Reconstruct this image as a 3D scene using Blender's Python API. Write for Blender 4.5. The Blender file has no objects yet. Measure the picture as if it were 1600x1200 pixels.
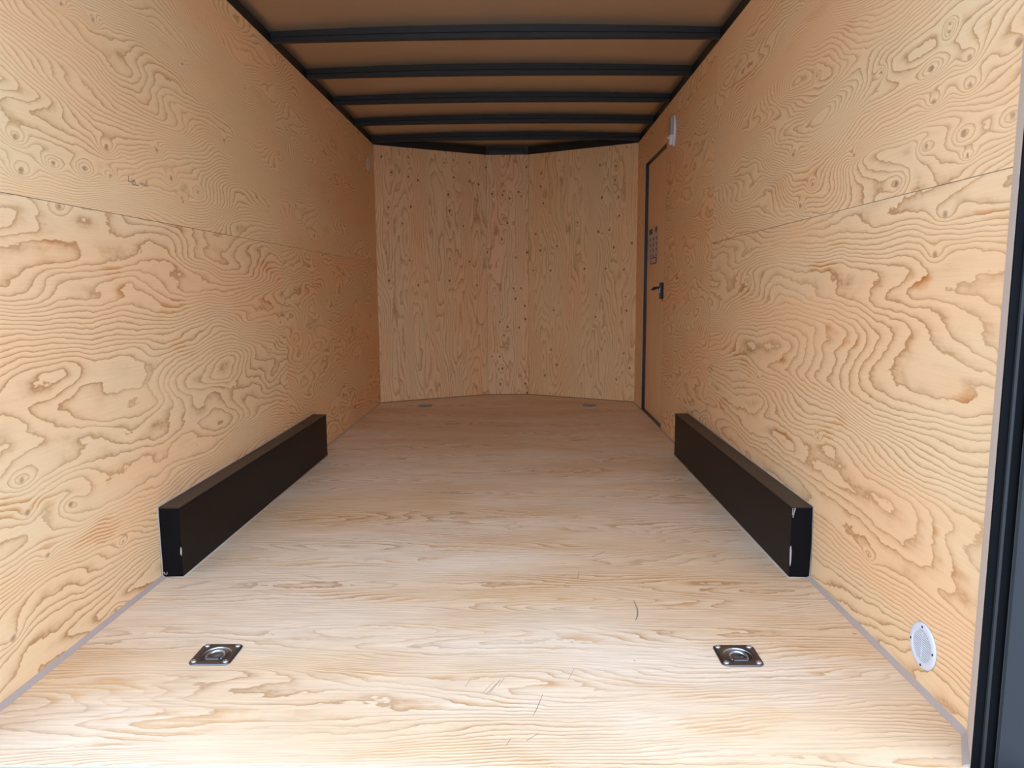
import bpy, bmesh, math, random
import numpy as np
from mathutils import Vector, Matrix

S = bpy.context.scene
C = S.collection

# ------------------------------------------------------------------ camera
cam_d = bpy.data.cameras.new('camera')
cam = bpy.data.objects.new('camera', cam_d)
C.objects.link(cam)
cam_d.sensor_fit = 'HORIZONTAL'
cam_d.sensor_width = 36.0
cam_d.lens = 1124.39 / 1600 * 36.0
cam_d.clip_start = 0.02
RX = Vector((0.99989481, 0.01363501, -0.00494566))
DN = Vector((-0.0031469, -0.12891759, -0.99165032))
FW = Vector((-0.01415874, 0.99156157, -0.12886112))
M = Matrix.Identity(4)
for i in range(3):
    M[i][0] = RX[i]; M[i][1] = -DN[i]; M[i][2] = -FW[i]
M[0][3], M[1][3], M[2][3] = 0.1326, 0.0, 0.9792
cam.matrix_world = M
S.camera = cam

# ------------------------------------------------------------------ world: bright overcast sky, brighter low behind the trailer
W = bpy.data.worlds.new('sky')
S.world = W
W.use_nodes = True
wt = W.node_tree
wt.nodes.clear()
wo = wt.nodes.new('ShaderNodeOutputWorld')
wb = wt.nodes.new('ShaderNodeBackground')
tc = wt.nodes.new('ShaderNodeTexCoord')
sep = wt.nodes.new('ShaderNodeSeparateXYZ')
rmp = wt.nodes.new('ShaderNodeValToRGB')
wt.links.new(tc.outputs['Generated'], sep.inputs[0])
wt.links.new(sep.outputs['Z'], rmp.inputs[0])
els = rmp.color_ramp.elements
els[0].position = 0.0; els[0].color = (0.80, 0.98, 1.30, 1)
els[1].position = 0.75; els[1].color = (0.90, 1.15, 1.62, 1)
e = els.new(0.25); e.color = (0.90, 1.12, 1.50, 1)
wt.links.new(rmp.outputs[0], wb.inputs['Color'])
wb.inputs['Strength'].default_value = 2.9
wt.links.new(wb.outputs[0], wo.inputs[0])

S.view_settings.view_transform = 'Standard'
S.view_settings.look = 'None'
S.view_settings.gamma = 1.0
S.view_settings.use_curve_mapping = False
S.view_settings.exposure = 0.0
S.cycles.max_bounces = 16
S.cycles.diffuse_bounces = 12
S.cycles.glossy_bounces = 6
S.cycles.sample_clamp_indirect = 10.0

# ------------------------------------------------------------------ dimensions (metres; x across, y into the trailer, z up)
HW = 1.115          # half width between the plywood faces
HC = 2.204          # top edge of the wall sheets
YE = 1.49           # rear end of the wall sheets
YF, YN = 6.261, 6.758
NL, NR = -0.191, 0.193
SEAM = 1.219
YJ = 3.786          # joint between the sheets along a wall
ROOF = 2.256
DY0, DY1, DZ = 5.045, 5.885, 1.966   # side door opening
YR = 1.375          # rear edge of the floor

# ------------------------------------------------------------------ node helpers
class G:
    def __init__(s, name):
        s.m = bpy.data.materials.new(name)
        s.m.use_nodes = True
        s.t = s.m.node_tree
        s.t.nodes.clear()
        s.out = s.n('ShaderNodeOutputMaterial')
        s.b = s.n('ShaderNodeBsdfPrincipled')
        s.l(s.b.outputs[0], s.out.inputs[0])
    def n(s, t, **k):
        x = s.t.nodes.new(t)
        for a, v in k.items(): setattr(x, a, v)
        return x
    def l(s, a, b): s.t.links.new(a, b)
    def put(s, sock, v):
        if hasattr(v, 'is_output'): s.l(v, sock)
        else: sock.default_value = v
    def math(s, op, a, b=None, c=None):
        x = s.n('ShaderNodeMath', operation=op)
        s.put(x.inputs[0], a)
        if b is not None: s.put(x.inputs[1], b)
        if c is not None: s.put(x.inputs[2], c)
        return x.outputs[0]
    def vmath(s, op, a, b):
        x = s.n('ShaderNodeVectorMath', operation=op)
        s.put(x.inputs[0], a); s.put(x.inputs[1], b)
        return x.outputs[0]
    def noise(s, vec, scale=1.0, detail=2.0, rough=0.5):
        x = s.n('ShaderNodeTexNoise')
        s.l(vec, x.inputs['Vector'])
        x.inputs['Scale'].default_value = scale
        x.inputs['Detail'].default_value = detail
        x.inputs['Roughness'].default_value = rough
        return x.outputs['Fac']
    def ramp(s, v, stops, mode='LINEAR'):
        x = s.n('ShaderNodeValToRGB')
        x.color_ramp.interpolation = mode
        e = x.color_ramp.elements
        while len(e) > 1: e.remove(e[-1])
        e[0].position = stops[0][0]; e[0].color = tuple(stops[0][1]) + (1,)
        for p, c in stops[1:]:
            k = e.new(p); k.color = tuple(c) + (1,)
        s.l(v, x.inputs[0])
        return x.outputs[0]
    def mix(s, f, a, b, mode='MIX'):
        x = s.n('ShaderNodeMix', data_type='RGBA', blend_type=mode)
        s.put(x.inputs[0], f)
        s.put(x.inputs[6], a if hasattr(a, 'is_output') else tuple(a) + (1,))
        s.put(x.inputs[7], b if hasattr(b, 'is_output') else tuple(b) + (1,))
        return x.outputs[2]
    def step(s, v, a, b):
        x = s.n('ShaderNodeMapRange', interpolation_type='SMOOTHSTEP')
        s.put(x.inputs[0], v)
        x.inputs[1].default_value = a; x.inputs[2].default_value = b
        return x.outputs[0]

def plain(name, col, rough=0.5, metal=0.0, spec=0.5, coat=0.0):
    g = G(name)
    g.b.inputs['Base Color'].default_value = tuple(col) + (1,)
    g.b.inputs['Roughness'].default_value = rough
    g.b.inputs['Metallic'].default_value = metal
    g.b.inputs['Specular IOR Level'].default_value = spec
    g.b.inputs['Coat Weight'].default_value = coat
    return g.m

def plywood(name, light, su, sv, amp, drift, jag=0.5, dark=0.6, patch=0.5, warm=0.5, knots=True, fibre=0.10, tilt=0.0,
            bulge=2.2, patch_col=(0.80, 0.56, 0.36), wobble=0.05, rough=0.6, cut=0.0,
            fibs=(5, 230), vlow=0.5, kd=0.55, pthr=(0.60, 0.70), tones=((1.03, 0.94, 0.86), (0.99, 1.02, 0.98))):
    """Rotary-cut softwood plywood; UV is in metres, u along the grain."""
    g = G(name)
    uv = g.n('ShaderNodeUVMap').outputs[0]
    w1 = g.n('ShaderNodeTexNoise')
    g.l(uv, w1.inputs['Vector']); w1.inputs['Scale'].default_value = 3.0; w1.inputs['Detail'].default_value = 2.0
    off = g.vmath('SUBTRACT', w1.outputs['Color'], (0.5, 0.5, 0.5))
    off = g.vmath('MULTIPLY', off, (wobble * 1.5, wobble, 0))
    p = g.vmath('ADD', uv, off)
    big = g.noise(g.vmath('MULTIPLY', p, (su, sv, 1)), 1.0, 2.4, 0.42)
    sp = g.n('ShaderNodeSeparateXYZ'); g.l(p, sp.inputs[0])
    f = g.math('MULTIPLY', big, amp)
    f = g.math('MULTIPLY_ADD', sp.outputs['Y'], drift, f)
    if tilt: f = g.math('MULTIPLY_ADD', sp.outputs['X'], tilt, f)
    # ragged edges of the cut late wood
    j1 = g.noise(g.vmath('MULTIPLY', uv, (16, 24, 1)), 1.0, 2.0, 0.6)
    f = g.math('MULTIPLY_ADD', g.math('SUBTRACT', j1, 0.5), jag, f)
    j2 = g.noise(g.vmath('MULTIPLY', uv, (9, 110, 1)), 1.0, 1.0, 0.5)
    f = g.math('MULTIPLY_ADD', g.math('SUBTRACT', j2, 0.5), jag * 0.25, f)
    if knots:
        kb = g.n('ShaderNodeAttribute', attribute_name='bulge').outputs['Fac']
        f = g.math('MULTIPLY_ADD', kb, bulge, f)
    t = g.math('FRACT', f)
    prof = g.ramp(t, [(0.0, (1, 1, 1)), (0.05, (0.92,) * 3), (0.14, (0.5,) * 3), (0.34, (0.16,) * 3), (0.62, (0.0,) * 3),
                      (0.955, (0.0,) * 3), (1.0, (0.85,) * 3)])
    vis = g.noise(g.vmath('MULTIPLY', uv, (1.6, 4.0, 1)), 1.0, 2.0, 0.5)
    vis = g.ramp(vis, [(0.3, (vlow,) * 3), (0.62, (1,) * 3)])
    k = g.math('MULTIPLY', g.math('MULTIPLY', prof, vis), dark)
    # base tone: pinkish and yellowish drifts along the grain
    tone = g.noise(g.vmath('MULTIPLY', uv, (0.7, 2.6, 1)), 1.0, 3.0, 0.5)
    a = tuple(c * m for c, m in zip(light, tones[0]))
    b = tuple(c * m for c, m in zip(light, tones[1]))
    base = g.mix(g.step(tone, 0.38, 0.62), a, b)
    if cut:
        # veneer strips of slightly different tone
        cn = g.n('ShaderNodeTexNoise', noise_dimensions='1D')
        cu = g.math('FLOOR', g.math('MULTIPLY', sp.outputs['Y'], cut))
        g.l(cu, cn.inputs['W']); cn.inputs['Scale'].default_value = 7.31
        base = g.mix(g.step(cn.outputs['Fac'], 0.3, 0.7), base, g.mix(1.0, base, (0.93, 0.91, 0.88), 'MULTIPLY'))
    fib = g.noise(g.vmath('MULTIPLY', uv, (*fibs, 1)), 1.0, 2.5, 0.65)
    fm = g.math('MULTIPLY_ADD', g.math('SUBTRACT', fib, 0.5), fibre * 2, 1.0)
    cx = g.n('ShaderNodeCombineColor')
    for i in range(3): g.l(fm, cx.inputs[i])
    base = g.mix(1.0, base, cx.outputs[0], 'MULTIPLY')
    # patches of orange late wood left on the face
    pn = g.noise(g.vmath('MULTIPLY', uv, (2.4, 7.5, 1)), 1.0, 2.5, 0.5)
    pm = g.math('MULTIPLY', g.step(pn, *pthr), g.step(t, 0.75, 0.2))
    base = g.mix(g.math('MULTIPLY', pm, patch), base, g.mix(1.0, base, patch_col, 'MULTIPLY'))
    line = g.mix(1.0, base, (0.56, 0.42, 0.30), 'MULTIPLY')
    col = g.mix(k, base, line)
    if knots:
        kk = g.n('ShaderNodeAttribute', attribute_name='knot').outputs['Fac']
        col = g.mix(g.math('MULTIPLY', g.step(kk, 0.12, 0.75), kd), col, g.mix(1.0, base, (0.20, 0.13, 0.09), 'MULTIPLY'))
    g.l(col, g.b.inputs['Base Color'])
    g.b.inputs['Roughness'].default_value = rough
    g.b.inputs['Specular IOR Level'].default_value = 0.25
    bp = g.n('ShaderNodeBump')
    bp.inputs['Strength'].default_value = 0.12
    bp.inputs['Distance'].default_value = 0.002
    g.l(g.math('ADD', k, g.math('MULTIPLY', fib, 0.5)), bp.inputs['Height'])
    g.l(bp.outputs[0], g.b.inputs['Normal'])
    return g.m

# ------------------------------------------------------------------ materials
FIR = (0.86, 0.592, 0.345)
P = {}
P['bold'] = plywood('plywood bold figure', FIR, 0.8, 2.8, 36, 34, jag=0.8, dark=0.95, patch=0.8, wobble=0.05, bulge=2.0)
P['bold2'] = plywood('plywood bold figure warm', (0.86, 0.585, 0.335), 0.62, 2.7, 34, 28, jag=0.8, dark=0.92, patch=1.0, wobble=0.06, bulge=2.0)
P['fine'] = plywood('plywood fine figure', (0.86, 0.595, 0.34), 0.7, 2.3, 66, 66, jag=0.9, dark=0.85, patch=0.3, wobble=0.05, bulge=3.5)
P['fine2'] = plywood('plywood flowing figure', (0.86, 0.592, 0.34), 0.75, 2.5, 60, 62, jag=0.9, dark=0.88, patch=0.5, wobble=0.06, bulge=3.0)
P['island'] = plywood('plywood island figure', (0.85, 0.572, 0.315), 1.0, 2.6, 38, 26, jag=0.9, dark=0.9, patch=0.6, wobble=0.06, bulge=2.0)
P['nose'] = plywood('plywood upright figure', (0.86, 0.59, 0.335), 0.8, 4.4, 22, 24, jag=0.7, dark=0.85, patch=0.4, wobble=0.03, bulge=1.4, kd=0.92)
P['nose2'] = plywood('plywood upright pale figure', (0.865, 0.61, 0.335), 0.85, 4.6, 22, 30, jag=0.7, dark=0.72, patch=0.3, wobble=0.03, bulge=1.4, kd=0.92)
P['floor'] = plywood('floor plywood', (0.79, 0.61, 0.42), 0.62, 3.4, 34, 46, jag=0.9, dark=0.85, patch=0.72, pthr=(0.53, 0.62), wobble=0.032, knots=False, fibre=0.30,
                     patch_col=(0.90, 0.74, 0.54), rough=0.5, vlow=0.05, tones=((0.96, 0.88, 0.77), (1.03, 1.06, 1.10)), fibs=(6, 105))
P['door'] = plywood('door plywood', (0.85, 0.60, 0.34), 0.4, 5, 6, 22, jag=0.3, dark=0.35, patch=0.2, wobble=0.02, knots=False)
m_edge = plain('plywood edge', (0.70, 0.60, 0.50), 0.7)
m_strip = plain('pale vinyl strip', (0.62, 0.53, 0.45), 0.5)
m_cove = plain('grey vinyl cove', (0.45, 0.36, 0.30), 0.6)
m_caulk = plain('caulk', (0.46, 0.38, 0.30), 0.6)
m_black = plain('black paint', (0.012, 0.012, 0.014), 0.38)
m_rail = plain('black rail paint', (0.010, 0.010, 0.011), 0.5)
m_bow = plain('black steel bow', (0.013, 0.014, 0.016), 0.45, spec=0.4)
m_box = plain('black brown coated sheet', (0.009, 0.006, 0.0055), 0.4, spec=0.1)
m_boxtop_lit = plain('black brown coated sheet lit top', (0.028, 0.019, 0.016), 0.42, spec=0.35)  # paler copy of the box sheet: reflected light on the tops put into colour
m_chip = plain('bare chipped metal', (0.40, 0.37, 0.33), 0.5)
m_white = plain('white plastic', (0.66, 0.67, 0.69), 0.4)
m_slot_shade = plain('grey vent screen', (0.22, 0.25, 0.29), 0.7)
m_white2 = plain('white screw paint', (0.85, 0.83, 0.78), 0.4)
m_dark = plain('dark gap', (0.02, 0.022, 0.025), 0.7)
m_lens = plain('grey lens', (0.36, 0.34, 0.31), 0.25)
m_zinc = plain('zinc plate', (0.20, 0.205, 0.235), 0.36, 1.0)
m_ring = plain('blue zinc and dish sky glint', (0.50, 0.60, 0.70), 0.3, 1.0)
m_screw = plain('bright screw', (0.62, 0.62, 0.62), 0.42, 1.0)
m_label = plain('label paper', (0.60, 0.50, 0.42), 0.5)
m_ink = plain('label ink', (0.10, 0.06, 0.04), 0.6)
m_pencil = plain('pencil', (0.16, 0.11, 0.075), 0.7)
m_scuff = plain('scuff', (0.27, 0.21, 0.155), 0.8)
m_post = plain('grey black painted steel', (0.026, 0.027, 0.028), 0.5, spec=0.3)
m_seal = plain('black seal channel', (0.0035, 0.0035, 0.004), 0.6, spec=0.08)
m_end = plain('black painted end sheet', (0.0045, 0.0045, 0.006), 0.45, spec=0.1)
m_ridge = plain('rubber seal lip', (0.030, 0.029, 0.027), 0.5, spec=0.3)
m_skin = plain('trailer skin', (0.03, 0.03, 0.033), 0.4)

def roof_mat():
    g = G('bare roof sheet')
    tcn = g.n('ShaderNodeTexCoord').outputs['Object']
    n = g.noise(g.vmath('MULTIPLY', tcn, (1.2, 3.0, 1)), 1.0, 2.0, 0.5)
    g.l(g.ramp(n, [(0.3, (0.62, 0.51, 0.37)), (0.7, (0.67, 0.555, 0.405))]), g.b.inputs['Base Color'])
    g.b.inputs['Metallic'].default_value = 0.85
    g.b.inputs['Roughness'].default_value = 0.48
    bp = g.n('ShaderNodeBump'); bp.inputs['Strength'].default_value = 0.25; bp.inputs['Distance'].default_value = 0.02
    g.l(n, bp.inputs['Height']); g.l(bp.outputs[0], g.b.inputs['Normal'])
    return g.m
m_roof = roof_mat()

def ground_mat():
    g = G('concrete ground')
    tcn = g.n('ShaderNodeTexCoord').outputs['Object']
    n = g.noise(tcn, 1.5, 5.0, 0.6)
    g.l(g.ramp(n, [(0.3, (0.34, 0.33, 0.31)), (0.7, (0.42, 0.41, 0.39))]), g.b.inputs['Base Color'])
    g.b.inputs['Roughness'].default_value = 0.9
    return g.m

# ------------------------------------------------------------------ mesh helpers
def obj(name, bm, mat, parent=None, smooth=False):
    me = bpy.data.meshes.new(name)
    bmesh.ops.recalc_face_normals(bm, faces=bm.faces)
    bm.to_mesh(me); bm.free()
    o = bpy.data.objects.new(name, me)
    C.objects.link(o)
    for m in (mat if isinstance(mat, (list, tuple)) else [mat]): me.materials.append(m)
    if smooth:
        for p in me.polygons: p.use_smooth = True
    if parent: o.parent = parent
    return o

def struct(o, label=None):
    o['kind'] = 'structure'
    if label: o['label'] = label
    return o

def empty(name, loc=(0, 0, 0), rz=0.0):
    o = bpy.data.objects.new(name, None)
    C.objects.link(o)
    o.location = loc; o.rotation_euler = (0, 0, rz)
    o.empty_display_size = 0.05
    return o

def tag(o, label, cat, group=None):
    o['label'] = label; o['category'] = cat
    if group: o['group'] = group
    return o

def box(bm, x0, x1, y0, y1, z0, z1, bev=0.0, mi=0):
    vs = [bm.verts.new((x, y, z)) for x in (x0, x1) for y in (y0, y1) for z in (z0, z1)]
    q = [(0, 1, 3, 2), (4, 6, 7, 5), (0, 4, 5, 1), (2, 3, 7, 6), (0, 2, 6, 4), (1, 5, 7, 3)]
    fs = [bm.faces.new([vs[i] for i in f]) for f in q]
    for f in fs: f.material_index = mi
    if bev:
        es = list({e for f in fs for e in f.edges})
        bmesh.ops.bevel(bm, geom=es, offset=bev, segments=2, profile=0.5, affect='EDGES')
    return fs

def prism(bm, pts, z0, z1, mi=0):
    """Vertical prism over a plan polygon."""
    a = [bm.verts.new((x, y, z0)) for x, y in pts]
    b = [bm.verts.new((x, y, z1)) for x, y in pts]
    n = len(pts)
    fs = [bm.faces.new(a[::-1]), bm.faces.new(b)]
    for i in range(n): fs.append(bm.faces.new((a[i], a[(i + 1) % n], b[(i + 1) % n], b[i])))
    for f in fs: f.material_index = mi
    return fs

def sweep(bm, path, prof_r, seg=8, closed=False):
    """Round tube along a list of points."""
    pts = [Vector(p) for p in path]
    n = len(pts); rings = []
    up = Vector((0.123, 0.31, 0.94)).normalized()
    for i, p in enumerate(pts):
        a = pts[(i - 1) % n] if (closed or i > 0) else p
        b = pts[(i + 1) % n] if (closed or i < n - 1) else p
        d = (b - a).normalized()
        s = d.cross(up)
        if s.length < 1e-4: s = d.cross(Vector((1, 0, 0)))
        s.normalize(); t = s.cross(d)
        r = prof_r[i] if isinstance(prof_r, (list, tuple)) else prof_r
        rings.append([bm.verts.new(p + (s * math.cos(k * 2 * math.pi / seg) + t * math.sin(k * 2 * math.pi / seg)) * r) for k in range(seg)])
    m = n if closed else n - 1
    for i in range(m):
        A, B = rings[i], rings[(i + 1) % n]
        for k in range(seg): bm.faces.new((A[k], A[(k + 1) % seg], B[(k + 1) % seg], B[k]))
    if not closed:
        bm.faces.new(rings[0][::-1]); bm.faces.new(rings[-1])

def lathe(bm, prof, origin, ax, ux, seg=40, cap=True):
    """Spin a (radius, height) profile about an axis."""
    o = Vector(origin); ax = Vector(ax); ux = Vector(ux); uy = ax.cross(ux)
    rings = []
    for r, h in prof:
        rings.append([bm.verts.new(o + ax * h + (ux * math.cos(2 * math.pi * k / seg) + uy * math.sin(2 * math.pi * k / seg)) * r) for k in range(seg)])
    for A, B in zip(rings, rings[1:]):
        for k in range(seg): bm.faces.new((A[k], A[(k + 1) % seg], B[(k + 1) % seg], B[k]))
    if cap:
        bm.faces.new(rings[0][::-1]); bm.faces.new(rings[-1])

def sheet(name, mat, parent, o, ua, va, wa, ulen, vlen, thick, knots=(), seed=0.0, step=0.008, hole=None, grain_v=False):
    """A plywood sheet: a finely divided face (with knot attributes) and plain sides; o is the face's corner, wa points into the wall.
    UVs run in metres with u along the grain."""
    o, ua, va, wa = (np.array(k, float) for k in (o, ua, va, wa))
    nu, nv = max(2, int(ulen / step)), max(2, int(vlen / step))
    u = np.linspace(0, ulen, nu + 1); v = np.linspace(0, vlen, nv + 1)
    UU, VV = np.meshgrid(u, v, indexing='ij')
    co = o + UU[..., None] * ua + VV[..., None] * va
    co = co.reshape(-1, 3)
    i = np.arange(nu)[:, None] * (nv + 1) + np.arange(nv)[None, :]
    q = np.stack([i, i + nv + 1, i + nv + 2, i + 1], -1).reshape(-1, 4)
    n0 = len(co)
    c8 = np.array([o, o + ua * ulen, o + ua * ulen + va * vlen, o + va * vlen])
    c8 = np.concatenate([c8, c8 + wa * thick])
    sides = np.array([(0, 1, 5, 4), (1, 2, 6, 5), (2, 3, 7, 6), (3, 0, 4, 7), (4, 5, 6, 7)]) + n0
    co = np.concatenate([co, c8]); q = np.concatenate([q, sides])
    me = bpy.data.meshes.new(name)
    me.from_pydata(co.tolist(), [], q.tolist())
    uu = np.concatenate([UU.ravel(), [0, ulen, ulen, 0] * 2]); vv = np.concatenate([VV.ravel(), [0, 0, vlen, vlen] * 2])
    gu, gv = (vv, uu) if grain_v else (uu, vv)
    kn = np.zeros(len(co)); bu = np.zeros(len(co))
    for ku, kv, r in knots:
        a, b = (ku, kv)
        du = (uu - a); dv = (vv - b)
        if grain_v: du, dv = dv, du
        d2 = (du / 1.35) ** 2 + dv ** 2
        kn = np.maximum(kn, np.exp(-d2 / (r * r)))
        bu += np.exp(-((du / 2.0) ** 2 + dv ** 2) / (3.0 * r) ** 2)
    for nm, arr in (('knot', kn), ('bulge', bu)):
        at = me.attributes.new(nm, 'FLOAT', 'POINT'); at.data.foreach_set('value', arr.astype(np.float32))
    lv = np.empty(len(me.loops), np.int32); me.loops.foreach_get('vertex_index', lv)
    uvl = me.uv_layers.new(name='UVMap')
    U = np.stack([gu[lv] + seed * 3.7, gv[lv] + seed * 2.3], -1).astype(np.float32)
    uvl.data.foreach_set('uv', U.ravel())
    me.materials.append(mat); me.materials.append(m_edge)
    mi = np.zeros(len(q), np.int32); mi[-5:] = 1
    me.polygons.foreach_set('material_index', mi)
    me.update()
    ob = bpy.data.objects.new(name, me); C.objects.link(ob)
    if parent: ob.parent = parent
    return ob

KL = [(1.82, 1.36), (1.96, 1.32), (2.22, 1.41), (2.53, 1.46), (1.83, 1.28), (2.1, 1.33), (2.23, 1.33), (2.62, 1.38), (2.7, 1.31), (3.11, 1.61), (1.97, 1.21), (2.83, 1.36), (3.95, 1.83), (3.79, 1.66), (4.33, 1.6), (4.66, 1.6), (1.65, 0.14), (2.08, 0.01), (1.74, 0.43), (1.91, 0.4)]
KR = [(1.51, 1.46), (1.67, 1.48), (1.66, 1.42), (1.8, 1.42), (1.51, 1.32), (1.67, 1.32), (1.82, 1.5), (1.82, 1.32), (2.21, 1.37), (2.7, 1.46), (2.51, 1.33), (2.61, 1.27), (1.72, 1.15), (1.95, 1.25), (1.75, 1.06)]
KN = [(-0.981, 1.989), (-0.849, 1.96), (-0.552, 2.104), (-0.473, 2.134), (-0.335, 2.126), (-0.472, 1.985), (-0.339, 1.959), (-0.258, 1.938), (-0.192, 2.095), (0.178, 2.093), (-0.138, 1.857), (-0.042, 1.844), (-0.028, 1.883), (0.105, 1.875), (0.129, 1.835), (0.023, 1.816), (-0.522, 1.831), (-0.514, 1.69), (-0.833, 1.708), (-1.014, 1.695), (-1.017, 1.562), (-0.905, 1.561), (-0.397, 1.561), (0.001, 1.596), (-0.03, 1.64), (-0.048, 1.448), (-0.188, 1.331), (0.18, 1.328), (0.075, 1.283), (-0.853, 1.247), (-0.346, 1.243), (-1.023, 1.069), (-0.523, 1.07), (-0.787, 1.03), (-0.284, 1.028), (0.055, 1.0), (0.123, 1.0), (0.073, 0.903), (0.158, 0.836), (-0.074, 0.69), (0.163, 0.714), (-0.002, 0.641), (0.106, 0.634), (-0.037, 0.563), (-0.078, 0.362), (-0.149, 0.365), (-0.087, 0.243), (-0.054, 0.249), (-0.074, 0.102), (0.16, 0.105), (0.179, 0.016), (-0.772, 1.938), (-0.845, 2.125), (-1.057, 2.113), (0.309, 2.028), (0.306, 1.911), (0.302, 1.341), (0.239, 1.163), (0.262, 1.493), (0.452, 1.374), (0.395, 1.156), (0.69, 1.168), (0.868, 1.166), (1.016, 1.154), (0.627, 1.574), (0.803, 1.486), (0.892, 1.497), (0.971, 1.613), (0.932, 1.345), (1.076, 1.377), (0.964, 1.769), (0.83, 1.775), (0.935, 1.915), (0.941, 2.029), (0.812, 2.05), (0.402, 0.433), (1.025, 0.428), (0.421, 0.799), (1.034, 0.922), (1.041, 0.8), (0.791, 0.939), (0.788, 0.742), (0.455, 0.296), (0.345, 0.192), (0.967, 0.193), (1.073, 0.3), (0.331, 1.762)]

rng = random.Random(7)

# ------------------------------------------------------------------ setting: ground, floor, ceiling
bm = bmesh.new(); box(bm, -15, 15, -22, 16, -0.62, -0.55)
struct(obj('ground', bm, ground_mat()), 'concrete ground the trailer stands on')

RINGS = [(-0.7015, 1.8355, 0.0), (0.711, 1.8355, 0.0), (-0.7015, 6.097, 0.0), (0.711, 6.097, 0.0)]
HR = 0.042
def floor_mesh():
    """Floor deck with square pockets under the tie-down pans; UV u runs across the trailer with the grain."""
    xs = sorted({-1.16, 1.16, *[x + s * HR for x, y, _ in RINGS for s in (-1, 1)]})
    ys = sorted({YR, 7.05, *[y + s * HR for x, y, _ in RINGS for s in (-1, 1)]})
    bm = bmesh.new(); uvl = bm.loops.layers.uv.new('UVMap')
    V = {}
    def vert(x, y, z):
        k = (round(x, 5), round(y, 5), z)
        if k not in V: V[k] = bm.verts.new((x, y, z))
        return V[k]
    def quad(p, mi=0):
        f = bm.faces.new([vert(*c) for c in p]); f.material_index = mi
        for l, c in zip(f.loops, p): l[uvl].uv = (c[0] + 11.3, c[1] + 4.1)
    for xa, xb in zip(xs, xs[1:]):
        for ya, yb in zip(ys, ys[1:]):
            cx, cy = (xa + xb) / 2, (ya + yb) / 2
            if any(abs(cx - x) < HR and abs(cy - y) < HR for x, y, _ in RINGS):
                for a, b in (((xa, ya), (xb, ya)), ((xb, ya), (xb, yb)), ((xb, yb), (xa, yb)), ((xa, yb), (xa, ya))):
                    quad([(*a, 0.0), (*b, 0.0), (*b, -0.028), (*a, -0.028)], 1)
                continue
            quad([(xa, ya, 0.0), (xb, ya, 0.0), (xb, yb, 0.0), (xa, yb, 0.0)])
    quad([(-1.16, YR, -0.028), (1.16, YR, -0.028), (1.16, 7.05, -0.028), (-1.16, 7.05, -0.028)], 1)
    for a, b in (((-1.16, YR), (1.16, YR)), ((1.16, YR), (1.16, 7.05)), ((1.16, 7.05), (-1.16, 7.05)), ((-1.16, 7.05), (-1.16, YR))):
        quad([(*a, 0.0), (*b, 0.0), (*b, -0.028), (*a, -0.028)], 1)
    return bm
floor = struct(obj('floor', floor_mesh(), [P['floor'], m_edge]), 'pale plywood trailer floor')

SC = [([(0.4848, 2.1862), (0.4867, 2.1213), (0.4797, 2.0771), (0.4685, 2.043)], .0022), ([(0.0752, 1.7135), (0.0500, 1.6520)], .0013),
      ([(0.0654, 1.6954), (0.0436, 1.649)], .0011), ([(0.0580, 1.7010), (0.0340, 1.6540)], .0007), ([(0.0850, 1.7200), (0.0700, 1.6830)], .0007), ([(0.1804, 1.6469), (0.1667, 1.5924), (0.1556, 1.5587)], .0010), ([(0.1659, 1.4905), (0.1387, 1.4628)], .0012),
      ([(0.1049, 1.4717), (0.0955, 1.4469)], .0011), ([(0.0, 1.7192), (-0.0116, 1.6803)], .0008), ([(0.389, 2.5633), (0.4424, 2.6159)], .0022),
      ([(0.3306, 2.4225), (0.3187, 2.3547)], .0015), ([(0.2676, 2.3008), (0.2883, 2.2904)], .003), ([(-0.2039, 2.8814), (-0.1693, 2.8814)], .003),
      ([(0.2656, 1.7673), (0.2472, 1.7143)], .0008), ([(0.4276, 1.814), (0.4317, 1.8073)], .002), ([(-0.6414, 2.3923), (-0.5522, 2.3532)], .0012)]
for pts, w in SC:
    bm = bmesh.new()
    n = len(pts); L = []; R_ = []
    for i, p in enumerate(pts):
        a = Vector(pts[max(0, i - 1)]); b = Vector(pts[min(n - 1, i + 1)])
        d = (b - a).normalized(); s = Vector((-d.y, d.x)) * (w if 0 < i < n - 1 else w * .45)
        L.append((p[0] + s.x, p[1] + s.y)); R_.append((p[0] - s.x, p[1] - s.y))
    prism(bm, L + R_[::-1], 0.0, 0.0004)
    o = obj('scuff_mark', bm, m_scuff, floor); o['label'] = 'dark scuff mark'

def roof_z(x): return ROOF + 0.024 * (1 - (x / 1.16) ** 2)
bm = bmesh.new()
xs = [-1.16 + 2.32 * i / 24 for i in range(25)]; ys = [YR - 0.02 + 0.09 * i for i in range(66)]
lo = [[bm.verts.new((x, y, roof_z(x) + 0.0012 * math.sin(y * 9.3 + x * 3) * math.sin(x * 5 + y))) for y in ys] for x in xs]
hi = [[bm.verts.new((x, y, roof_z(x) + 0.02)) for y in ys] for x in xs]
for i in range(24):
    for j in range(65):
        bm.faces.new((lo[i][j], lo[i + 1][j], lo[i + 1][j + 1], lo[i][j + 1]))
        bm.faces.new((hi[i][j], hi[i][j + 1], hi[i + 1][j + 1], hi[i + 1][j]))
for i in range(24):
    for j in (0, 65): bm.faces.new((lo[i][j], hi[i][j], hi[i + 1][j], lo[i + 1][j]))
for j in range(65):
    for i in (0, 24): bm.faces.new((lo[i][j], lo[i][j + 1], hi[i][j + 1], hi[i][j]))
struct(obj('ceiling', bm, m_roof, smooth=True), 'bare brown-grey roof sheet')

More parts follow.
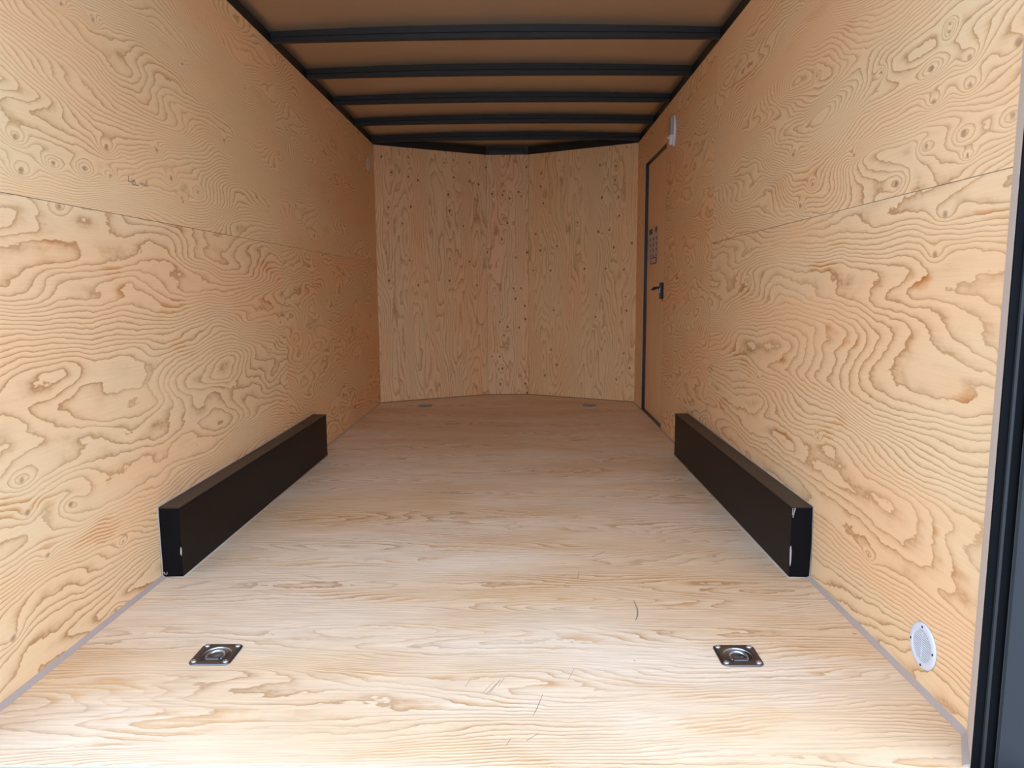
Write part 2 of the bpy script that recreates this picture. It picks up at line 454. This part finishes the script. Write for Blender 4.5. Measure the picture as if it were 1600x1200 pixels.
# ------------------------------------------------------------------ walls
T = 0.018
def rnd_knots(n, ul, vl, r0=.004, r1=.008):
    return [(rng.uniform(.05, ul - .05), rng.uniform(.05, vl - .05), rng.uniform(r0, r1)) for _ in range(n)]

# left wall: skin, then four sheets
bm = bmesh.new(); box(bm, -1.165, -HW - T, YR, 6.30, -0.05, 2.2575)
wl = struct(obj('wall_left', bm, m_skin), 'plywood-lined wall on the left')
KLu = [(y - YE, z - SEAM, rng.uniform(.006, .010)) for y, z in KL if z > SEAM and y < YJ]
KLl = [(y - YE, z, .008) for y, z in KL if z < SEAM and y < YJ]
KLf = [(y - YJ, z - SEAM, .006) for y, z in KL if z > SEAM and y > YJ]
GAP = 0.0008
sheet('plywood_sheet', P['bold'], wl, (-HW, YE, 0), (0, 1, 0), (0, 0, 1), (-1, 0, 0), YJ - YE - GAP, SEAM - GAP, T, KLl + rnd_knots(5, 2.2, 1.2), 1.0)
sheet('plywood_sheet', P['fine'], wl, (-HW, YE, SEAM + GAP), (0, 1, 0), (0, 0, 1), (-1, 0, 0), YJ - YE - GAP, HC - SEAM - GAP, T, KLu + rnd_knots(9, 2.2, .95), 2.0)
sheet('plywood_sheet', P['island'], wl, (-HW, YJ + GAP, 0), (0, 1, 0), (0, 0, 1), (-1, 0, 0), YF - YJ - GAP, SEAM - GAP, T, rnd_knots(8, 2.3, 1.1), 3.0)
sheet('plywood_sheet', P['fine2'], wl, (-HW, YJ + GAP, SEAM + GAP), (0, 1, 0), (0, 0, 1), (-1, 0, 0), YF - YJ - GAP, HC - SEAM - GAP, T, KLf + rnd_knots(7, 2.3, .9), 4.0)

# pencil writing on the upper sheet
def strokes(parent, x, y0, z0, h, sx):
    bm = bmesh.new()
    W_ = [[(0.1, 1), (0.05, .5), (0, 0), (.35, 0.03), (.5, .15)], [(.62, .5), (.60, .08), (.68, .03), (.75, .2)], [(.63, .78), (.64, .80)],
          [(.85, .5), (.84, .02), (.86, .35), (.98, .5), (1.06, .40), (1.08, .02), (1.2, .08)], [(.5, -.22), (1.1, -.26), (1.7, -.24)],
          [(2.0, .5), (2.05, .05), (2.2, .35), (2.32, .03), (2.42, .5)], [(2.62, .45), (2.52, .3), (2.58, .04), (2.72, .2), (2.73, .45), (2.75, .04)],
          [(2.92, 1), (2.9, .05), (2.98, .02)], [(3.16, 1), (3.14, .05), (3.24, .02)]]
    for st in W_:
        sweep(bm, [(x, y0 + a * h * sx, z0 + b * h) for a, b in st], 0.0011, 5)
    o = obj('pencil_writing', bm, m_pencil, parent); o['label'] = 'small handwritten pencil note'
strokes(wl, -HW + 0.0002, 2.330, 1.328, 0.018, 2.05)

# right wall with the side-door opening
bm = bmesh.new()
box(bm, HW + T, 1.165, YR, DY0, -0.05, 2.2575)
box(bm, HW + T, 1.165, DY1, 6.30, -0.05, 2.2575)
box(bm, HW + T, 1.165, DY0, DY1, DZ, 2.2575)
wr = struct(obj('wall_right', bm, m_skin), 'plywood-lined wall on the right')
KRu = [(y - YE, z - SEAM, rng.uniform(.006, .010)) for y, z in KR if z > SEAM]
KRl = [(y - YE, z, .008) for y, z in KR if z < SEAM]
rx = (1, 0, 0)
sheet('plywood_sheet', P['bold2'], wr, (HW, YE, 0), (0, 1, 0), (0, 0, 1), rx, YJ - YE - GAP, SEAM - GAP, T, KRl + rnd_knots(6, 2.2, 1.2), 5.0)
sheet('plywood_sheet', P['fine2'], wr, (HW, YE, SEAM + GAP), (0, 1, 0), (0, 0, 1), rx, YJ - YE - GAP, HC - SEAM - GAP, T, KRu + rnd_knots(8, 2.2, .95), 6.0)
sheet('plywood_sheet', P['island'], wr, (HW, YJ + GAP, 0), (0, 1, 0), (0, 0, 1), rx, DY0 - YJ - GAP, HC, T, rnd_knots(8, 1.2, 2.1), 7.0)
sheet('plywood_sheet', P['island'], wr, (HW, DY0, DZ), (0, 1, 0), (0, 0, 1), rx, YF - DY0, HC - DZ, T, (), 8.0)
sheet('plywood_sheet', P['nose2'], wr, (HW, DY1, 0), (0, 1, 0), (0, 0, 1), rx, YF - DY1, DZ, T, (), 9.0, grain_v=True)

# V-nose front wall: three facets with upright grain
bm = bmesh.new()
prism(bm, [(-1.165, 6.27), (-1.16, 6.30), (NL, YN + T + .002), (NR, YN + T + .002), (1.16, 6.30), (1.165, 6.27), (1.165, 6.33), (NR, YN + .07), (NL, YN + .07), (-1.165, 6.33)], -0.05, 2.30)
wf = struct(obj('wall_front', bm, m_skin), 'V-shaped plywood front wall')
def facet(a, b, mat, seed, side):
    a = Vector((*a, 0)); b = Vector((*b, 0)); L = (b - a).length; d = (b - a) / L
    w = Vector((-d.y, d.x, 0))
    kn = []
    for x, z in KN:
        if min(a.x, b.x) - .003 <= x <= max(a.x, b.x) + .003:
            kn.append(((x - a.x) / (b.x - a.x) * L, z, rng.uniform(.0065, .0100)))
    return sheet('plywood_panel', mat, wf, a, d, (0, 0, 1), w, L, HC, T, kn, seed, step=0.006, grain_v=True)
facet((-HW, YF), (NL - .0015, YN), P['nose'], 10.0, 0)
facet((NL, YN), (NR, YN), P['nose'], 11.0, 0)
facet((NR + .0015, YN), (HW, YF), P['nose2'], 12.0, 0)
bm = bmesh.new()
d = Vector((NL + HW, YN - YF, 0)).normalized(); nrm = Vector((d.y, -d.x, 0))
lathe(bm, [(0.004, 0), (0.0075, 0.0), (0.0065, 0.003), (0.003, 0.0042)], Vector((-1.088, YF + .0145, .093)), nrm, d, 14)
o = obj('screw', bm, m_white2, wf, True); o['label'] = 'white screw head'

# ------------------------------------------------------------------ trims
trim_no = [0]
def trim(bm, mat, label, smooth=False):
    trim_no[0] += 1
    return struct(obj('trim_%d' % trim_no[0], bm, mat, None, smooth), label)
for s, nm in ((-1, 'left'), (1, 'right')):
    bm = bmesh.new()
    x0, x1 = sorted((s * (HW - 0.001), s * 1.165))
    box(bm, x0 + (0.004 if s > 0 else 0), x1 - (0.004 if s < 0 else 0), YR, 6.262, HC + .0005, 2.2575, 0.0)
    trim(bm, m_rail, 'black top rail along the %s wall' % nm)
# nose rail following the facets
bm = bmesh.new()
prism(bm, [(-HW, YF - .012), (NL, YN - .014), (NR, YN - .014), (HW, YF - .012), (1.14, 6.30), (NR, YN + .05), (NL, YN + .05), (-1.14, 6.30)], HC + .0005, 2.258)
trim(bm, m_rail, 'black top rail along the V-shaped front wall')
bm = bmesh.new(); box(bm, -0.163, 0.153, YN - .055, YN - .0145, HC + .001, 2.238, .006)
trim(bm, m_bow, 'short dark roof bracket at the tip of the V nose')

# grey cove along the floor
def cove(pts, side, w=0.015, h=0.006):
    """Low quarter strip: pts on the wall line; inner offset to the room."""
    bm = bmesh.new()
    inn = [Vector((p[0], p[1])) for p in pts]
    out = []
    for i, p in enumerate(inn):
        a = inn[max(0, i - 1)]; b = inn[min(len(inn) - 1, i + 1)]
        d = (b - a).normalized(); n = Vector((-d.y, d.x)) * side
        out.append(p + n * w)
    for i in range(len(inn) - 1):
        a, b, c, d_ = inn[i], inn[i + 1], out[i + 1], out[i]
        t = [bm.verts.new((q.x, q.y, z)) for q, z in ((a, h * 1.6), (b, h * 1.6), (c, 0.0012), (d_, 0.0012))]
        l = [bm.verts.new((q.x, q.y, 0.0)) for q in (a, b, c, d_)]
        bm.faces.new(t); bm.faces.new(l[::-1])
        for k in range(4): bm.faces.new((t[k], t[(k + 1) % 4], l[(k + 1) % 4], l[k]))
    return bm
BY0, BY1 = 2.367, 4.232
o = struct(obj('baseboard_left', cove([(-1.053, YR + .004), (-HW, YE), (-HW, BY0)], -1), m_cove), 'grey cove strip along the left wall')
obj('cove_strip', cove([(-HW, BY1), (-HW, YF)], -1, .010, .004), m_cove, o)
o = struct(obj('baseboard_right', cove([(1.053, YR + .004), (HW, YE), (HW, BY0)], 1), m_cove), 'grey cove strip along the right wall')
obj('cove_strip', cove([(HW, BY1), (HW, DY0)], 1, .010, .004), m_cove, o)
obj('cove_strip', cove([(HW, DY1 + .01), (HW, YF)], 1, .010, .004), m_cove, o)
o = struct(obj('baseboard_front', cove([(-HW, YF - .002), (NL, YN), (NR, YN), (HW, YF - .002)], -1, .010, .004), plain('brown cove', (0.30, 0.19, 0.10), 0.6)), 'thin brown joint along the front wall')

# rear door frame: slanted pale strip, then the black seal channels and the post face
def post(s):
    nm = 'right' if s > 0 else 'left'
    def pr(bm, pts, z0, z1): prism(bm, [(s * x, y) for x, y in pts], z0, z1)
    bm = bmesh.new()
    pr(bm, [(1.0515, YR + .004), (1.056, YR + .004), (HW + .004, YE + .004), (HW - .001, YE + .004)], 0.0, HC)
    trim(bm, m_strip, 'pale edge strip on the %s wall at the rear opening' % nm)
    bm = bmesh.new()
    pr(bm, [(1.0515, YR + .0035), (1.0515, YR), (1.0945, YR), (1.0945, YR + .0035)], -0.05, 2.25)
    pr(bm, [(1.0945, YR + .02), (1.0945, YR - .004), (1.098, YR - .004), (1.098, YR + .02)], -0.05, 2.25)
    pr(bm, [(1.0535, YR + .0035), (1.0945, YR + .0035), (1.165, YR + .0035), (1.165, YE - .01), (HW + .02, YE - .01)], -0.05, 2.25)
    t = trim(bm, m_seal, 'black rear door post beside the %s wall' % nm)
    bm = bmesh.new(); pr(bm, [(1.0685, YR), (1.0685, YR - .005), (1.0715, YR - .008), (1.0745, YR - .005), (1.0745, YR)], -0.05, 2.25)
    obj('seal_lip', bm, m_ridge, t)
    bm = bmesh.new(); pr(bm, [(1.098, YR), (1.0935, YR - .006), (1.0985, YR - .010), (1.165, YR - .010), (1.165, YR)], -0.05, 2.25)
    obj('post_face', bm, m_post, t)
    bm = bmesh.new(); pr(bm, [(1.0938, YR - .005), (1.0965, YR - .012), (1.0995, YR - .010), (1.0995, YR - .005)], -0.05, 2.25)
    obj('seal_lip', bm, m_ridge, t)
post(1); post(-1)
bm = bmesh.new(); box(bm, -1.165, 1.165, YR - .01, YR + .06, 2.252, 2.34)
trim(bm, m_black, 'black header over the rear opening')
bm = bmesh.new(); box(bm, -1.165, 1.165, YR - .06, YR - .001, -0.07, -0.004, .004)
trim(bm, m_post, 'grey steel sill at the rear edge of the floor')

# ------------------------------------------------------------------ side door
XD = HW + 0.026
bm = bmesh.new()
y0, y1 = DY0 + .001, DY1 - .001
fx = HW + .001
box(bm, fx, 1.17, y1 - .006, y1, 0.001, DZ - .001)
box(bm, fx, 1.17, y0, y0 + .006, 0.001, DZ - .001)
box(bm, fx, 1.17, y0 + .006, y1 - .006, DZ - .007, DZ - .001)
box(bm, fx, 1.17, y0 + .006, y1 - .006, 0.001, 0.004)
door = struct(obj('door_1', bm, m_black), 'recessed side door with black frame')
dp = sheet('door_panel', P['door'], door, (XD, y0 + .007, .008), (0, 1, 0), (0, 0, 1), rx, y1 - y0 - .014, DZ - .018, .02, (), 14.0, step=.05, grain_v=True)
# label sheet with pictograms, and a small boxed sticker beneath
lb = empty('sign')
def flat(name, mat, ya, yb, za, zb, dx, parent, t=.0006):
    bm = bmesh.new(); box(bm, XD - dx - t, XD - dx, ya, yb, za, zb); return obj(name, bm, mat, parent)
bpy.data.objects.remove(lb)
LY0, LY1, LZ0, LZ1 = 5.44, 5.83, 1.185, 1.46
lab = flat('instruction_label', m_label, LY0, LY1, LZ0, LZ1, .0002, door)
lab['label'] = 'pale instruction label with small pictograms'
bm = bmesh.new()
def ink(ya, yb, za, zb): box(bm, XD - .0014, XD - .0007, ya, yb, za, zb)
ink(5.66, 5.80, 1.405, 1.445); ink(5.47, 5.55, 1.418, 1.448); ink(5.485, 5.53, 1.405, 1.418)
for r in range(4):
    z = 1.375 - r * .042
    for c in range(3):
        y = 5.77 - c * .13
        ink(y - .035, y, z - .018, z); ink(y - .05, y + .01, z - .027, z - .024)
for y in (5.825, 5.70, 5.57, 5.445): ink(y - .002, y + .002, 1.205, 1.395)
obj('pictograms', bm, m_ink, lab)
lab2 = flat('sticker', m_ink, 5.47, 5.73, 1.175, 1.225, .0016, door); lab2['label'] = 'small sticker with dark border'
flat('sticker_face', m_label, 5.50, 5.70, 1.183, 1.218, .0024, lab2)
# latch
bm = bmesh.new(); box(bm, XD - .032, XD - .0005, 5.135, 5.185, .915, 1.030, .004)
lt = obj('latch', bm, m_black, door); lt['label'] = 'black door latch box'
bm = bmesh.new(); sweep(bm, [(XD - .028, 5.165, .995), (XD - .05, 5.17, .994), (XD - .066, 5.185, .988), (XD - .080, 5.21, .980)], [.008, .009, .012, .006], 10)
obj('latch_lever', bm, m_black, lt, True)
bm = bmesh.new(); box(bm, XD - .034, XD - .0318, 5.15, 5.156, .955, .995)  # bright sliver stands in for the highlight on the latch box
obj('latch_highlight', bm, m_screw, lt)
bm = bmesh.new(); sweep(bm, [(XD - .012, 5.16, .917), (XD - .012, 5.16, .895)], .0025, 8); obj('latch_pin', bm, m_black, lt)

# ------------------------------------------------------------------ roof bows (hat section, slightly arched)
def bow_mesh(part):
    bm = bmesh.new()
    n = 28
    rings = []
    for i in range(n + 1):
        x = -1.112 + 2.224 * i / n
        q = 1 - (x / 1.16) ** 2
        top = ROOF + 0.024 * q - .0004
        bot = HC + .001 + 0.011 * q
        mid = (top * .45 + bot * .55)
        if part == 'web':      # near sheet with a pressed groove half-way
            sec = [(-.030, top), (-.030, mid + .003), (-.0265, mid + .001), (-.0265, mid - .001), (-.030, mid - .003), (-.030, bot + .003), (-.027, bot),
                   (-.024, bot), (-.024, top)]
        else:                  # lower lip and far sheet
            sec = [(-.0239, bot), (-.003, bot), (0.0, bot + .003), (0.0, top), (-.003, top), (-.003, bot + .004), (-.0239, bot + .004)]
        rings.append([bm.verts.new((x, a, b)) for a, b in sec])
    m = len(sec)
    for A, B in zip(rings, rings[1:]):
        for k in range(m): bm.faces.new((A[k], A[(k + 1) % m], B[(k + 1) % m], B[k]))
    bm.faces.new(rings[0][::-1]); bm.faces.new(rings[-1])
    return bm
BOWS = [(3.773, 'nearest black roof bow in view, widest across the top of the photo'), (4.383, 'second black roof bow, behind the widest one'),
        (4.98, 'third black roof bow, midway along the visible ceiling'), (5.59, 'fourth black roof bow, one before the bow at the nose'),
        (6.19, 'fifth black roof bow, shortest in view, right before the V nose')]
proto = None
for y, lab_ in BOWS:
    if proto is None:
        b = empty('roof_bow', (0, y, 0))
        c = obj('web', bow_mesh('web'), m_bow, b); f = obj('lip', bow_mesh('lip'), m_rail, b)
        proto = b
    else:
        b = proto.copy(); C.objects.link(b); b.location = (0, y, 0)
        for ch in (c, f):
            k = ch.copy(); C.objects.link(k); k.parent = b
    tag(b, lab_, 'roof beam', 'black roof bows across the ceiling')

# ------------------------------------------------------------------ wheel boxes
def wheel_box(s, label):
    wd, ht, yn = 0.073, 0.250, BY0
    L = BY1 - BY0
    r = empty('wheel_well_box', (s * HW, yn, 0))
    X = lambda d: -s * d
    def bx(bm, d0, d1, y0, y1, z0, z1, bev=0):
        a, b = sorted((X(d0), X(d1))); box(bm, a, b, y0, y1, z0, z1, bev)
    bm = bmesh.new(); bx(bm, wd - .003, wd, .0015, L - .0015, .001, ht - .012, 0); obj('side_panel', bm, m_box, r)
    bm = bmesh.new(); bx(bm, 0.0005, wd + .0015, -.001, L + .001, ht - .004, ht, .001); obj('top_panel', bm, m_boxtop_lit, r)
    bm = bmesh.new(); bx(bm, wd, wd + .0012, .0, L, ht - .011, ht - .0045); obj('lip', bm, m_end, r)
    for y0, y1 in ((0, .0015), (L - .0015, L)):
        bm = bmesh.new()
        # slightly dished end sheet
        n = 6
        A = [bm.verts.new((X(.001 + (wd - .001) * i / n), y0, .001)) for i in range(n + 1)]
        B = [bm.verts.new((X(.001 + (wd - .001) * i / n), y0, ht - .004)) for i in range(n + 1)]
        A2 = [bm.verts.new((X(.001 + (wd - .001) * i / n), y1, .001)) for i in range(n + 1)]
        B2 = [bm.verts.new((X(.001 + (wd - .001) * i / n), y1, ht - .004)) for i in range(n + 1)]
        for i in range(n):
            bm.faces.new((A[i], A[i + 1], B[i + 1], B[i])); bm.faces.new((A2[i + 1], A2[i], B2[i], B2[i + 1]))
            bm.faces.new((A[i], A2[i], A2[i + 1], A[i + 1])); bm.faces.new((B[i], B[i + 1], B2[i + 1], B2[i]))
        bm.faces.new((A[0], B[0], B2[0], A2[0])); bm.faces.new((A[n], A2[n], B2[n], B[n]))
        obj('end_panel', bm, m_end, r)
    # bead of caulk around the foot and up the wall
    bm = bmesh.new()
    c = .0030
    sweep(bm, [(X(wd + .001), L, c * .6), (X(wd + .001), -.001, c * .6), (X(.002), -.002, c * .6), (X(.002), -.002, ht), (X(.002), L * .5, ht + .001), (X(.002), L, ht + .001)], c, 8)
    obj('caulk_bead', bm, m_caulk, r, True)
    def chip(pts):
        bm = bmesh.new()
        a = [bm.verts.new((X(d), -.0022 if d < wd - .0005 else -.001, z)) for d, z in pts]
        b = [bm.verts.new((X(d), .0005, z)) for d, z in pts]
        n = len(pts)
        bm.faces.new(a); bm.faces.new(b[::-1])
        for i in range(n): bm.faces.new((a[i], b[i], b[(i + 1) % n], a[(i + 1) % n]))
        o = obj('paint_chip', bm, m_chip, r); o['label'] = 'pale chip of lost paint'
    if s < 0:
        chip([(wd - .001, .110), (wd + .001, .104), (wd + .0005, .085), (wd - .001, .078), (wd - .004, .088), (wd - .003, .10)])
        chip([(.006, .020), (.008, .021), (.0125, .012), (.0105, .011)]); chip([(.018, .020), (.0195, .019), (.017, .010), (.0155, .011)])
    else:
        chip([(wd - .002, .115), (wd + .001, .108), (wd, .05), (wd - .002, .042), (wd - .0045, .06), (wd - .0045, .095)])
        chip([(wd - .012, .247), (wd - .008, .246), (wd - .003, .215), (wd - .0045, .213)])
        chip([(wd - .003, .246), (wd - .0015, .246), (wd - .001, .222), (wd - .003, .224)])
    tag(r, label, 'wheel box', 'wheel well boxes along the side walls')
wheel_box(-1, 'long black-brown wheel box on the floor against the left wall, opposite the side door')
wheel_box(1, 'long black-brown wheel box against the wall with the side door')

# ------------------------------------------------------------------ recessed tie-down rings
def tiedown(x, y, rz, label, src=None):
    if src is not None:
        r = src.copy(); C.objects.link(r); r.location = (x, y, 0); r.rotation_euler = (0, 0, rz)
        for ch in list(src.children):
            k = ch.copy(); C.objects.link(k); k.parent = r
        return tag(r, label, 'tie-down', 'recessed tie-down rings in the floor')
    r = empty('tie_down_ring', (x, y, 0), rz)
    h = .0560
    # plate: rounded square with a round dish, cut straight on the near side
    bm = bmesh.new()
    n = 72; CR = .016
    def sq(a, hh, cr):
        c, s = math.cos(a), math.sin(a)
        # rounded-square radius by ray marching
        lo_, hi_ = 0, hh * 1.5
        for _ in range(30):
            m = (lo_ + hi_) / 2; px, py = abs(c * m), abs(s * m)
            qx, qy = max(px - (hh - cr), 0), max(py - (hh - cr), 0)
            ins = (math.hypot(qx, qy) <= cr) and px <= hh and py <= hh
            if ins: lo_ = m
            else: hi_ = m
        return lo_ * c, lo_ * s
    def dish(a, R_, cutf):
        px, py = R_ * math.cos(a), R_ * math.sin(a)
        return px, max(py, -cutf)
    levels = [(lambda a: sq(a, h, CR), .0002), (lambda a: sq(a, h - .0005, CR), .0026), (lambda a: sq(a, h - .002, CR), .0034),
              (lambda a: dish(a, .0405, .030), .0034), (lambda a: dish(a, .0385, .0285), .0024), (lambda a: dish(a, .035, .026), -.006),
              (lambda a: dish(a, .030, .023), -.0125), (lambda a: dish(a, .018, .014), -.0155), (lambda a: dish(a, .003, .003), -.016)]
    rings = [[bm.verts.new((*fn(2 * math.pi * k / n), z)) for k in range(n)] for fn, z in levels]
    for A, B in zip(rings, rings[1:]):
        for k in range(n): bm.faces.new((A[k], A[(k + 1) % n], B[(k + 1) % n], B[k]))
    for a_, b_ in zip(rings[4:], rings[5:]):
        for f in {f for v in b_ for f in v.link_faces}: f.material_index = 1  # dish gets the pale blue to imitate sky reflected in it
    bm.faces.new(rings[-1]); bm.faces.new(rings[0][::-1])
    obj('pan', bm, [m_zinc, m_ring], r, True)
    bm = bmesh.new()
    pts = [(.0235 * math.cos(a), .0235 * math.sin(a) - .002, -.0035 + .004 * max(0, math.sin(a))) for a in [math.radians(-20 + 220 * i / 30) for i in range(31)]]
    pts += [(-.020, -.018, -.003), (-.010, -.0205, -.003), (.010, -.0205, -.003), (.020, -.018, -.003)]
    sweep(bm, pts, .0050, 12, closed=True)
    obj('ring', bm, m_ring, r, True)
    bm = bmesh.new(); box(bm, -.019, .019, -.0300, -.0160, -.002, .0048, .0022)
    obj('clasp', bm, m_zinc, r)
    for sx, sy in ((-1, -1), (1, -1), (-1, 1), (1, 1)):
        bm = bmesh.new()
        lathe(bm, [(.0075, .0030), (.0075, .0052), (.0058, .0072), (.0028, .0076), (.0022, .0064)], (sx * .0425, sy * .0425, 0), (0, 0, 1), (1, 0, 0), 18)
        obj('screw', bm, m_screw, r, True)
    return tag(r, label, 'tie-down', 'recessed tie-down rings in the floor')
td = tiedown(*RINGS[0], 'steel tie-down ring in the near floor, on the side away from the round vent')
tiedown(*RINGS[1], 'steel tie-down ring in the near floor, closest to the round white vent', td)
tiedown(*RINGS[2], 'tiny far tie-down ring before the V nose, on the side away from the door', td)
tiedown(*RINGS[3], 'tiny far tie-down ring before the V nose, beside the side door', td)

# ------------------------------------------------------------------ round wall vents
def vent(x, y, z, nx, label, src=None):
    """nx: the way the vent faces (+1 or -1 along x)."""
    rz = 0 if nx > 0 else math.pi
    if src is not None:
        r = src.copy(); C.objects.link(r); r.location = (x, y, z); r.rotation_euler = (0, 0, rz)
        for ch in list(src.children):
            k = ch.copy(); C.objects.link(k); k.parent = r
        return tag(r, label, 'vent', 'round white wall vents')
    r = empty('wall_vent', (x, y, z), rz)
    A, U = (1, 0, 0), (0, 1, 0)
    R_ = .0572
    bm = bmesh.new(); lathe(bm, [(R_ - .001, .0002), (R_, .003), (R_ - .002, .0052), (R_ - .006, .0062), (.0405, .0068), (.0390, .0060), (.0385, .0022), (.0002, .0020)], (0, 0, 0), A, U, 56)
    obj('cover', bm, m_white, r, True)
    bm = bmesh.new(); lathe(bm, [(.0383, .0019), (.0383, .0024), (.0002, .0024)], (0, 0, 0), A, U, 40); obj('shade_backing', bm, m_slot_shade, r)  # grey backing disc paints the shade in the gaps between the slats
    bm = bmesh.new()
    n = 13
    for i in range(n):
        q = -.036 + .072 * (i + .5) / n
        L = math.sqrt(max(.038 ** 2 - q * q, 1e-6))
        d = Vector((0, math.cos(.04), -math.sin(.04))); p = Vector((0, math.sin(.04), math.cos(.04)))
        w = .0017
        co = [Vector((xx, 0, 0)) + d * l + p * (q + ww) for xx, ww in ((.0022, -w), (.0066, -w * .8), (.0066, w * .8), (.0022, w)) for l in (-L, L)]
        v = [bm.verts.new(c) for c in co]
        for f in ((0, 1, 3, 2), (2, 3, 5, 4), (4, 5, 7, 6), (6, 7, 1, 0), (0, 2, 4, 6), (1, 7, 5, 3)): bm.faces.new([v[k] for k in f])
    box(bm, .0022, .0064, -.0012, .0012, -.037, .037)
    obj('grille', bm, m_white, r)
    for k in range(4):
        a = math.radians(90 * k + 2)
        bm = bmesh.new(); lathe(bm, [(.0032, .004), (.0032, .0068), (.002, .0078)], (0, .048 * math.cos(a), .048 * math.sin(a)), A, U, 12)
        obj('screw', bm, m_dark, r, True)
    return tag(r, label, 'vent', 'round white wall vents')
vv = vent(HW, 1.6797, .1104, -1, 'round white slotted vent low on the wall near the rear floor corner')
vent(-HW, 6.015, 2.005, 1, 'small round vent high on the left wall at the front corner', vv)

# ------------------------------------------------------------------ dome light over the side door
dl = empty('dome_light', (HW, 4.79, 1.99))
def oval(bm, hz, hy, x0, x1, x2, z0=-9, z1=9, n=40, inset=.006):
    """Oblong cushion standing off the wall, cut between two heights."""
    def ring(sc_y, sc_z, x):
        out = []
        for k in range(n):
            a = 2 * math.pi * k / n
            c, s = math.cos(a), math.sin(a)
            e = .95
            yy = math.copysign(abs(c) ** e, c) * sc_y; zz = math.copysign(abs(s) ** e, s) * sc_z
            out.append(bm.verts.new((-x, yy, min(max(zz, z0), z1))))
        return out
    L = [ring(hy, hz, x0), ring(hy, hz, x1), ring(hy - inset, hz - inset, x1 * .4 + x2 * .6), ring(hy - inset * 2.5, hz - inset * 3.2, x2), ring(hy * .4, hz * .4, x2 + .001)]
    for A, B in zip(L, L[1:]):
        for k in range(n):
            try: bm.faces.new((A[k], A[(k + 1) % n], B[(k + 1) % n], B[k]))
            except ValueError: pass
    bm.faces.new(L[0][::-1]); bm.faces.new(L[-1])
bm = bmesh.new(); oval(bm, .097, .042, .0002, .012, .018); obj('base', bm, m_white, dl, True)
bm = bmesh.new(); oval(bm, .089, .036, .016, .030, .036, z0=-.030); obj('lens', bm, m_lens, dl, True)
bm = bmesh.new(); oval(bm, .090, .037, .016, .032, .038, z1=-.032); obj('switch_housing', bm, m_white, dl, True)
bm = bmesh.new(); lathe(bm, [(.006, .036), (.006, .046), (.004, .048)], (0, 0, -.044), (-1, 0, 0), (0, 1, 0), 14); obj('switch', bm, m_white2, dl, True)
tag(dl, 'oblong white dome light with a grey lens above the side door', 'light')
